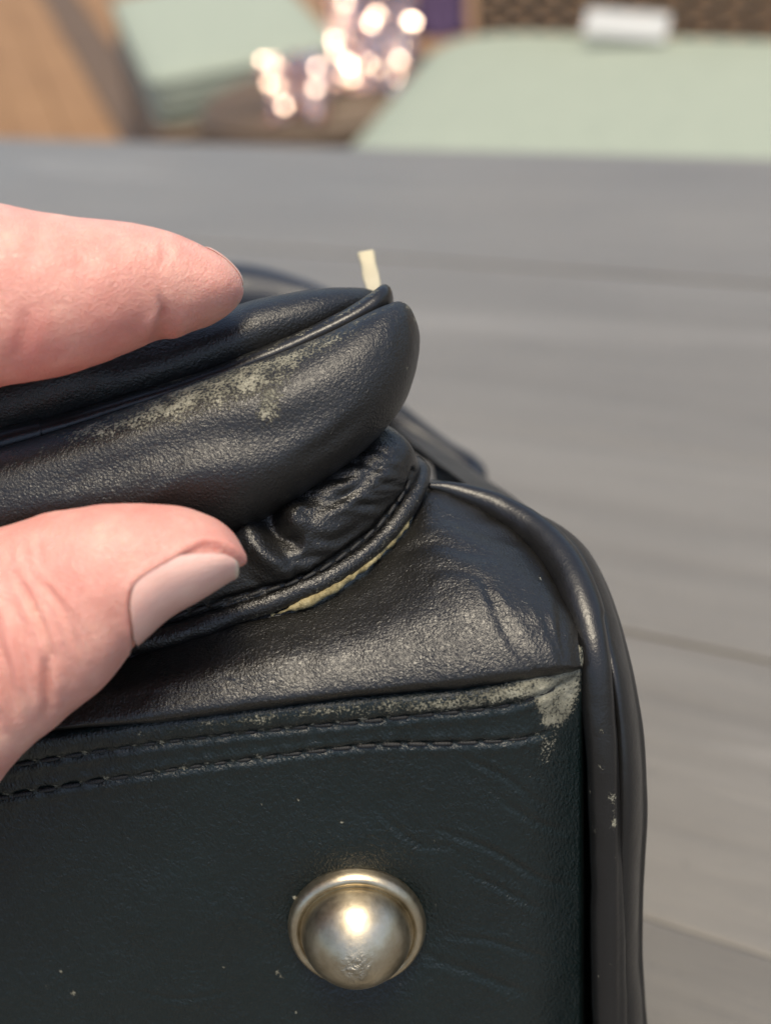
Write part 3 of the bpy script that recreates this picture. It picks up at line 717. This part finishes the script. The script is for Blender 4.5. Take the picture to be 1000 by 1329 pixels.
# ------------------------------------------------------------------ hand
index_s = [(-430, 330, -400, 640, .163, .0135), (-200, 262, -190, 545, .1555, .0125), (-70, 250, -55, 518, .1530, .0118), (0, 267, 12, 500, .1525, .0106), (75, 281, 75, 489, .1530, .0100), (150, 288, 135, 471, .1545, .0094), (205, 298, 187, 448, .1560, .0086), (250, 314, 228, 437, .1575, .0079),
           (285, 333, 268, 424, .1590, .0069), (306, 352, 292, 411, .1600, .0054), (315, 368, 306, 398, .1606, .0034), (317, 379, 313.5, 389, .1608, .0012)]
thumb_s = [(-470, 740, -300, 1280, .166, .0180), (-230, 728, -90, 1120, .1570, .0150), (-90, 708, 20, 990, .1515, .0128), (0, 685, 78, 938, .1500, .0116), (70, 664, 137, 890, .1492, .0108), (130, 655, 172, 845, .1490, .0102), (190, 653, 216, 802, .1492, .0096), (240, 658, 258, 777, .1495, .0088),
           (280, 673, 287, 759, .1500, .0075), (303, 692, 304, 748, .1504, .0058), (314, 712, 313.5, 738, .1507, .0036), (317, 722, 317, 730, .1508, .0012)]
def solid(Vs):
    VV, FF, o = [], [], 0
    for V in Vs:
        nu, nv = V.shape[:2]; f = gfaces(nu, nv, True) + o
        c = ((V - V.mean(1, keepdims=True)) * grid_normals(V, True)).sum()
        f = f if c > 0 else f[:, ::-1]; FF += f.tolist()
        a = [o + k for k in range(nv)]; b = [o + (nu - 1) * nv + k for k in range(nv)]
        if c > 0: FF += [a[::-1], b]
        else: FF += [a, b[::-1]]
        VV.append(V.reshape(-1, 3)); o += nu * nv
    return np.concatenate(VV), FF
fi, ft = loft_frames(index_s), loft_frames(thumb_s)
th = np.linspace(0, 2 * np.pi, 64, endpoint=False)
Vi = loft_eval(fi, np.linspace(0, len(index_s) - 1, 140), th); Vt = loft_eval(ft, np.linspace(0, len(thumb_s) - 1, 140), th)
palm = [(-330, 420, -300, 880, .170, .012), (-420, 300, -360, 1200, .174, .019), (-560, 270, -500, 1310, .182, .023), (-760, 270, -720, 1270, .192, .023), (-960, 330, -930, 1160, .202, .022), (-1130, 420, -1100, 1060, .212, .022), (-1300, 440, -1280, 1040, .222, .024), (-1650, 430, -1640, 1060, .245, .028)]
Vl = loft([(*p_, .9) for p_ in palm], 80, 48)
def fing(pts):
    q = np.array(pts, float); return tube_pts(P(q[:, 0], q[:, 1], q[:, 2]), q[:, 3] / 1000, 60, 28)
oth = [fing([(-620, 420, .192, 10.5), (-420, 330, .186, 10.5), (-230, 330, .184, 10), (-150, 420, .190, 9.3), (-190, 520, .196, 8.6), (-280, 560, .198, 7.5), (-300, 565, .198, 3)]),
       fing([(-640, 520, .206, 10.5), (-450, 430, .204, 10.3), (-270, 420, .204, 9.6), (-190, 500, .208, 9), (-230, 590, .212, 8.2), (-310, 620, .213, 7), (-330, 622, .213, 3)]),
       fing([(-680, 640, .214, 10), (-500, 560, .219, 9.3), (-340, 550, .221, 8.6), (-270, 610, .223, 8), (-300, 680, .225, 7.2), (-365, 700, .225, 6.2), (-380, 702, .225, 2.5)])]
VV, FF = solid([Vi, Vt, Vl] + oth)
tmp = mk('tmp_hand', VV, FF, M['skin'])
md = tmp.modifiers.new('r', 'REMESH'); md.mode = 'VOXEL'; md.voxel_size = .00042
md = tmp.modifiers.new('s', 'SMOOTH'); md.factor = .5; md.iterations = 10
dg = bpy.context.evaluated_depsgraph_get(); ev = tmp.evaluated_get(dg); me = ev.to_mesh()
nv = len(me.vertices); V = np.empty(nv * 3); me.vertices.foreach_get('co', V); V = V.reshape(-1, 3)
Nn = np.empty(nv * 3); me.vertices.foreach_get('normal', Nn); Nn = Nn.reshape(-1, 3)
faces = [list(p.vertices) for p in me.polygons]
ev.to_mesh_clear(); bpy.data.objects.remove(tmp, do_unlink=True)
px, py, dd = proj(V)
facing = ((CAM - V) * Nn).sum(1) / np.linalg.norm(CAM - V, axis=1)
fm = sm(-.25, .15, facing) * sm(.165, .160, dd)
hg = np.zeros(nv)
# thumb knuckle creases, nail folds, index joint creases
for pts, wd, dp in [([(18, 745), (38, 775), (58, 820), (78, 880)], 4, .00060), ([(45, 745), (80, 790), (108, 850)], 3.6, .00045), ([(-5, 830), (8, 870), (20, 930)], 7, .0006), ([(-30, 760), (-12, 800), (0, 850)], 8, .0006), ([(60, 850), (60, 880), (62, 935)], 6, .0007), ([(0, 770), (22, 800), (30, 850), (46, 905)], 5, .00035),
                    ([(62, 760), (95, 800), (120, 845)], 4, .0002), ([(-40, 860), (-20, 900), (0, 950)], 8, .0006), ([(30, 700), (32, 720), (40, 745)], 4, .00012), ([(50, 695), (52, 715), (58, 735)], 4, .00012), ([(12, 705), (14, 725), (20, 745)], 4, .00012),
                    ([(190, 455), (205, 440), (215, 420), (216, 400)], 9, .0006), ([(200, 430), (212, 405), (205, 380)], 5, .0003), ([(30, 400), (32, 430), (25, 470)], 10, .0003), ([(45, 285), (50, 310), (44, 345)], 12, .0003), ([(205, 305), (215, 325), (210, 345)], 6, .0002)]:
    hg += crease(px, py, pts, wd, dp, .5)
nb = [(173, 838), (168, 800), (170, 768), (186, 750), (225, 727), (258, 707), (282, 708), (302, 719), (316, 736)]
dn, tn_ = polydist(px, py, crom(nb, np.linspace(0, 8, 60)))
inside = (px > 168) & (py > np.interp(px, [168, 172, 186, 225, 258, 282, 302, 316], [768, 764, 750, 727, 707, 708, 719, 738]))
sgn = np.where(inside, -1, 1) * dn
hg += .00038 * np.exp(-((sgn - 5) / 7) ** 2) - .00045 * sm(4, -3, sgn) * sm(.5, .0, np.abs(np.minimum(sgn + 3, 0)) * 0)
V2 = V + Nn * (hg * fm)[:, None]
V2 = V2 + Nn * (.00018 * fbm(V * 1000 / 3.5, 3, 131))[:, None]
red = np.zeros(nv)
for x, y, r, k in [(35, 445, 50, .8), (140, 420, 55, .4), (60, 700, 110, .35), (275, 700, 30, .55), (20, 830, 60, .45), (210, 440, 25, .5), (110, 470, 60, .35), (180, 690, 70, .35), (0, 480, 50, .4), (300, 375, 25, .15), (-200, 500, 300, .25)]:
    red = np.maximum(red, k * np.exp(-(np.hypot(px - x, py - y) / r) ** 2))
red = np.maximum(red, .8 * np.clip(-hg * 900, 0, 1) * fm * np.where(inside, 0, 1))
red = np.maximum(red, .30 * np.exp(-((sgn - 2) / 5) ** 2) * fm)
hand = mk('hand', V2, faces, M['skin'], None, True, {'red': red})
tag(hand, 'bare hand pinching the scuffed black leather flap between finger and thumb', 'hand')
# thumbnail: curved plate riding on the thumb loft
nu, nvv = 70, 46
u = np.linspace(0, 1, nu)[:, None]; v = np.linspace(0, 1, nvv)[None]
tt = 5.10 + u[:, 0] * 4.45
half = 1.06 * np.sqrt(np.clip(1 - np.abs(2 * u - 1) ** 5, 0, 1)) ** .6 * (1 - .12 * u) + .01
cen = 3.66 + .10 * u
TH = cen + (v - .5) * 2 * half
S = loft_eval(ft, tt, TH)
C_ = crom(ft[0], tt)[:, None]; out = S - C_; out /= np.linalg.norm(out, axis=-1, keepdims=True)
edge = np.minimum(np.minimum(v, 1 - v) * 6, 1) * np.minimum(u * 10, 1)
lift = .00003 + .00026 * np.sqrt(np.clip(edge, 0, 1)) + .0002 * sm(.75, 1, u)
S = S + out * lift[..., None]
bot = S - out * .0007
Vn = np.concatenate([S.reshape(-1, 3), bot.reshape(-1, 3)])
Fn = gfaces(nu, nvv); n0 = nu * nvv
nn = grid_normals(S); flipn = (nn * out).sum() < 0
Ft = Fn[:, ::-1] if flipn else Fn; Fb = (Fn if flipn else Fn[:, ::-1]) + n0
ring = [i for i in range(nvv)] + [k * nvv + nvv - 1 for k in range(1, nu)] + [(nu - 1) * nvv + j for j in range(nvv - 2, -1, -1)] + [k * nvv for k in range(nu - 2, 0, -1)]
Fs = [[ring[k], ring[(k + 1) % len(ring)], ring[(k + 1) % len(ring)] + n0, ring[k] + n0] for k in range(len(ring))]
tip = np.repeat(sm(.86, .95, np.repeat(u, nvv, 1))[None], 2, 0)
tag(mk('nail', Vn, Ft.tolist() + Fb.tolist() + Fs, M['nail'], hand, True, {'tip': tip}), 'short unpainted thumbnail')
# index fingernail: seen edge-on at the top of the finger tip
tt = 7.3 + u[:, 0] * 2.9
TH = .62 + (v - .5) * 2 * (.85 * np.sqrt(np.clip(1 - np.abs(2 * u - 1) ** 5, 0, 1)) ** .6 + .01)
S = loft_eval(fi, tt, TH); C_ = crom(fi[0], tt)[:, None]; out = S - C_; out /= np.linalg.norm(out, axis=-1, keepdims=True)
S = S + out * (.0001 + .00035 * np.sqrt(np.clip(edge, 0, 1)))[..., None]; bot = S - out * .0006
nn = grid_normals(S); flipn = (nn * out).sum() < 0
Ft = Fn[:, ::-1] if flipn else Fn; Fb = (Fn if flipn else Fn[:, ::-1]) + n0
mk('nail', np.concatenate([S.reshape(-1, 3), bot.reshape(-1, 3)]), Ft.tolist() + Fb.tolist() + Fs, M['nail'], hand, True, {'tip': tip})

# ------------------------------------------------------------------ background: chairs with sage cushions
def round_poly(pts, r, n=6):
    pts = np.asarray(pts, float); out = []
    for k in range(len(pts)):
        a, b, c = pts[k - 1], pts[k], pts[(k + 1) % len(pts)]
        rr = r[k] if hasattr(r, '__len__') else r
        p = b + (a - b) / np.linalg.norm(a - b) * rr; q = b + (c - b) / np.linalg.norm(c - b) * rr
        for t in np.linspace(0, 1, n):
            out.append((1 - t) ** 2 * p + 2 * t * (1 - t) * b + t * t * q)
    return np.array(out)
def prism_rows(poly, prof, name, mat, parent, attrs=None):
    """poly outline pulled in by prof's inset at each height: a soft-edged slab."""
    c = poly.mean(0); rows = []
    for ins, z in prof:
        d = poly - c; L = np.linalg.norm(d, axis=1, keepdims=True)
        rows.append(np.concatenate([c + d * (1 - ins / L), np.full((len(poly), 1), z)], 1))
    return grid(name, np.array(rows), mat, parent, wrap=True, cap=True)
def cushion(poly, ztop, th_, label):
    c = poly.mean(0); e = empty('seat_cushion', (c[0], c[1], ztop - th_))
    tag(e, label, 'cushion')
    r = th_ / 2
    prof = [(.03, ztop - th_), (.008, ztop - th_ + .006), (0, ztop - th_ + .018), (-.002, ztop - r), (0, ztop - .016), (.008, ztop - .005), (.03, ztop), (.10, ztop + .006), (.2, ztop + .010)]
    prism_rows(poly, prof, 'cover', M['cushion'], e)
    for z in (ztop - .010, ztop - th_ + .012):
        ring3 = np.concatenate([poly, np.full((len(poly), 1), z)], 1); ring3 = np.concatenate([ring3, ring3[:1]])
        grid('piping', tube_pts(ring3, np.full(len(ring3), .0042), len(ring3) * 2, 8), M['cushion'], e, wrap=True)
    return e
def wicker_chair(poly, zseat, back_edge, hback, label):
    c = poly.mean(0); e = tag(empty('wicker_chair', (c[0], c[1], FLOOR)), label, 'chair', 'wicker chairs beyond the table')
    d = poly - c; big = c + d * (1 + .03 / np.linalg.norm(d, axis=1, keepdims=True))
    prism_rows(big, [(.0, zseat - .30), (0, zseat - .012), (.012, zseat)], 'seat_base', M['wicker'], e)
    # woven strands round the skirt
    VV, FF, o = [], [], 0
    per = np.concatenate([big, big[:1]]); s = np.concatenate([[0], np.cumsum(np.linalg.norm(np.diff(per, axis=0), axis=1))])
    tt_ = np.linspace(0, s[-1], 220); ring = np.stack([np.interp(tt_, s, per[:, 0]), np.interp(tt_, s, per[:, 1])], -1)
    nrm = ring - c; nrm /= np.linalg.norm(nrm, axis=1, keepdims=True)
    for k in range(22):
        z = zseat - .295 + k * .0135
        wv = .005 * np.sin(tt_ * 2 * np.pi / .05 + k * np.pi)
        G = tube_pts(np.concatenate([ring + nrm * (.004 + wv)[:, None], np.full((220, 1), z)], 1), np.full(220, .006), 220, 5)
        VV.append(G.reshape(-1, 3)); FF += (gfaces(220, 5, True) + o).tolist(); o += 1100
    tag(mk('weave', np.concatenate(VV), FF, M['wicker'], e), kind='stuff')
    for k in (0, 1, 2, 3):
        b = big[int((k + .5) * len(big) / 4)]; b = c + (b - c) * .88
        mk_leg = tube_pts([(b[0], b[1], FLOOR), (b[0], b[1], FLOOR + .2), (b[0], b[1], zseat - .29)], [.02, .022, .024], 8, 12)
        grid('leg', mk_leg, M['wicker'], e, wrap=True, cap=True)
    a, b = np.array(back_edge[0]), np.array(back_edge[1]); L = np.linalg.norm(b - a); dr = (b - a) / L
    nb_ = np.array([-dr[1], dr[0]]); nb_ = nb_ * np.sign(nb_ @ ((a + b) / 2 - c))
    VV, FF, o = [], [], 0
    for k in range(int(hback / .013)):
        z = zseat - .02 + k * .013; t_ = np.linspace(0, L, 120)
        p = a + dr * t_[:, None] + nb_ * (.03 + .10 * (k * .013) / hback + .006 * np.sin(t_ * 2 * np.pi / .05 + k * np.pi))[:, None]
        G = tube_pts(np.concatenate([p, np.full((120, 1), z)], 1), np.full(120, .006), 120, 5)
        VV.append(G.reshape(-1, 3)); FF += (gfaces(120, 5, True) + o).tolist(); o += 600
    br = mk('backrest', np.concatenate(VV), FF, M['wicker'], e); tag(br, kind='stuff')
    for t_ in np.linspace(0, L, int(L / .05) + 1):
        p = a + dr * t_; q = p + nb_ * .13; p = p + nb_ * .03
        grid('stake', tube_pts([(p[0], p[1], zseat - .04), tuple((p + q) / 2) + (zseat + hback / 2,), (q[0], q[1], zseat + hback)], [.007] * 3, 6, 6), M['wicker'], e, wrap=True, cap=True)
    return e
zr = -.24
Rr = [onz(540, 52, zr)[:2], onz(1000, 70, zr)[:2]]
dr = (Rr[1] - Rr[0]) / np.linalg.norm(Rr[1] - Rr[0]); nl = onz(440, 205, zr)[:2]
tl = onz(585, 34, zr)[:2]; fr_ = tl + dr * .62; nl2 = nl + (nl - tl) * .15
polyR = round_poly([nl2, nl2 + dr * .58, fr_, tl], [.08, .08, .06, .16], 10)
cushion(polyR, zr, .075, 'large sage green cushion on the right wicker chair')
wicker_chair(polyR, zr - .077, (tl + dr * .02, fr_), .45, 'brown wicker chair with its woven back towards the upper right')
zl = -.36
l0 = onz(194, 104, zl)[:2]; l1 = onz(440, 56, zl)[:2]; l2 = onz(135, -20, zl)[:2]; ld = l2 - l0; ld /= np.linalg.norm(ld)
polyL = round_poly([l0, l1, l1 + ld * 1.0 + (l1 - l0) * .12, l0 + ld * 1.0], [.05, .05, .07, .07], 8)
cushion(polyL, zl, .095, 'sage green box cushion with a seam along its front, upper left')
wicker_chair(polyL, zl - .097, (l0 + ld * .99, l1 + ld * .99), .10, 'brown wicker chair under the upper left cushion')

# low wicker stool between the chairs with glittering cloths on it
zs = -.34; sc_ = (onz(395, 150, zs)[:2] + onz(470, 95, zs)[:2]) / 2
stool = tag(empty('wicker_stool', (sc_[0], sc_[1], FLOOR)), 'low round brown wicker stool between the two cushioned chairs', 'stool')
a_ = np.linspace(0, 2 * np.pi, 40, endpoint=False); circ = sc_ + .23 * np.stack([np.cos(a_), np.sin(a_)], -1)
prism_rows(circ, [(.05, FLOOR), (.03, FLOOR + .1), (.05, FLOOR + .22), (.01, zs - .03), (0, zs - .012), (.012, zs)], 'drum', M['wicker'], stool)
for rr in np.arange(.015, .225, .0135):
    p = np.concatenate([sc_ + rr * np.stack([np.cos(a_), np.sin(a_)], -1), np.full((40, 1), zs + .002)], 1); p = np.concatenate([p, p[:1]])
    grid('strand', tube_pts(p, np.full(41, .006), 60, 5), M['wicker'], stool, wrap=True)
def glitter(name, pts, label, nseq, seed, size=.006):
    """A crumpled cloth standing on the stool, covered with small tilted discs."""
    r = np.random.default_rng(seed); ctrl = np.array(pts); c = ctrl.reshape(-1, 3).mean(0)
    e = tag(empty(name, (c[0], c[1], float(ctrl[..., 2].min()))), label, 'cloth')
    n1, n2 = ctrl.shape[:2]
    G = crom(ctrl, np.linspace(0, n1 - 1, 50)); G = crom(G.transpose(1, 0, 2), np.linspace(0, n2 - 1, 50)).transpose(1, 0, 2)
    nn, _ = outward(G, False); G = G + nn * (.03 * fbm(G * 14, 3, seed))[..., None]; nn, _ = outward(G, False)
    Gb = G - nn * .006
    VV = np.concatenate([G.reshape(-1, 3), Gb.reshape(-1, 3)]); f = gfaces(50, 50); mk('cloth', VV, np.concatenate([f, f[:, ::-1] + 2500]), M['clothpink'], e)
    pos, nr = G.reshape(-1, 3), nn.reshape(-1, 3); VV, FF = [], []
    for k in range(nseq):
        i = r.integers(len(pos)); n = nr[i] + r.normal(0, .40, 3); n /= np.linalg.norm(n)
        x = np.cross(n, r.normal(0, 1, 3)); x /= np.linalg.norm(x); y = np.cross(n, x); s_ = size * r.uniform(.6, 1.5); b0 = len(VV)
        for a in range(6):
            VV.append(pos[i] + nr[i] * .005 + s_ * (x * math.cos(a * math.pi / 3) + y * math.sin(a * math.pi / 3)))
        FF.append([b0 + a for a in range(6)])
    tag(mk('sequins', VV, FF, M['sequin'], e, False), kind='stuff')
b0 = lambda x, y, dz=0.0: onz(x, y, zs + .01) + np.array([0, 0, dz])
bA, bB = b0(462, 118), b0(520, 108)
def wall(x0, x1, ybase, hts, depth):
    rows = []
    for k, h in enumerate(hts):
        rows.append([b0(x0 + (x1 - x0) * t, ybase - 8 * math.sin(math.pi * t)) + np.array([.02 * math.sin(5 * t + k), depth * k, h]) for t in (0, .33, .66, 1)])
    return rows
glitter('sequin_cloth', wall(432, 545, 122, (0, .04, .09, .14, .20), .055), 'glittering rose and silver sequin cloth heaped between the two chairs', 2200, 3)
glitter('sequin_cloth', wall(345, 425, 160, (0, .026, .052, .075), .028), 'small silver glittering cloth lying below the upper left cushion', 420, 5, .005)

# purple cloth over the right chair's back corner, white card behind the cushion
pc = [(545, 48, 602, 44, 2.12, .02), (543, 20, 600, 18, 2.13, .022), (545, -30, 600, -30, 2.15, .022), (548, -120, 598, -120, 2.18, .02)]
V = loft([(*p_, .8) for p_ in pc], 40, 40); n_, _ = outward(V); V = V + n_ * (.01 * np.sin(np.linspace(0, 10 * np.pi, 40, endpoint=False)))[None, :, None]
tag(grid('purple_cloth', V, M['purple'], None, wrap=True, cap=True), 'dark purple cloth hanging beside the glittering cloth', 'cloth')
cc = onz(812, 34, zr + .03)
card = box('white_card', (.112, .038, .012), (cc[0], cc[1], cc[2]), M['paper'], None, .003, (math.radians(48), math.radians(7), math.atan2(dr[1], dr[0]) + .30))
tag(card, 'small white card lying at the back of the right cushion', 'card')
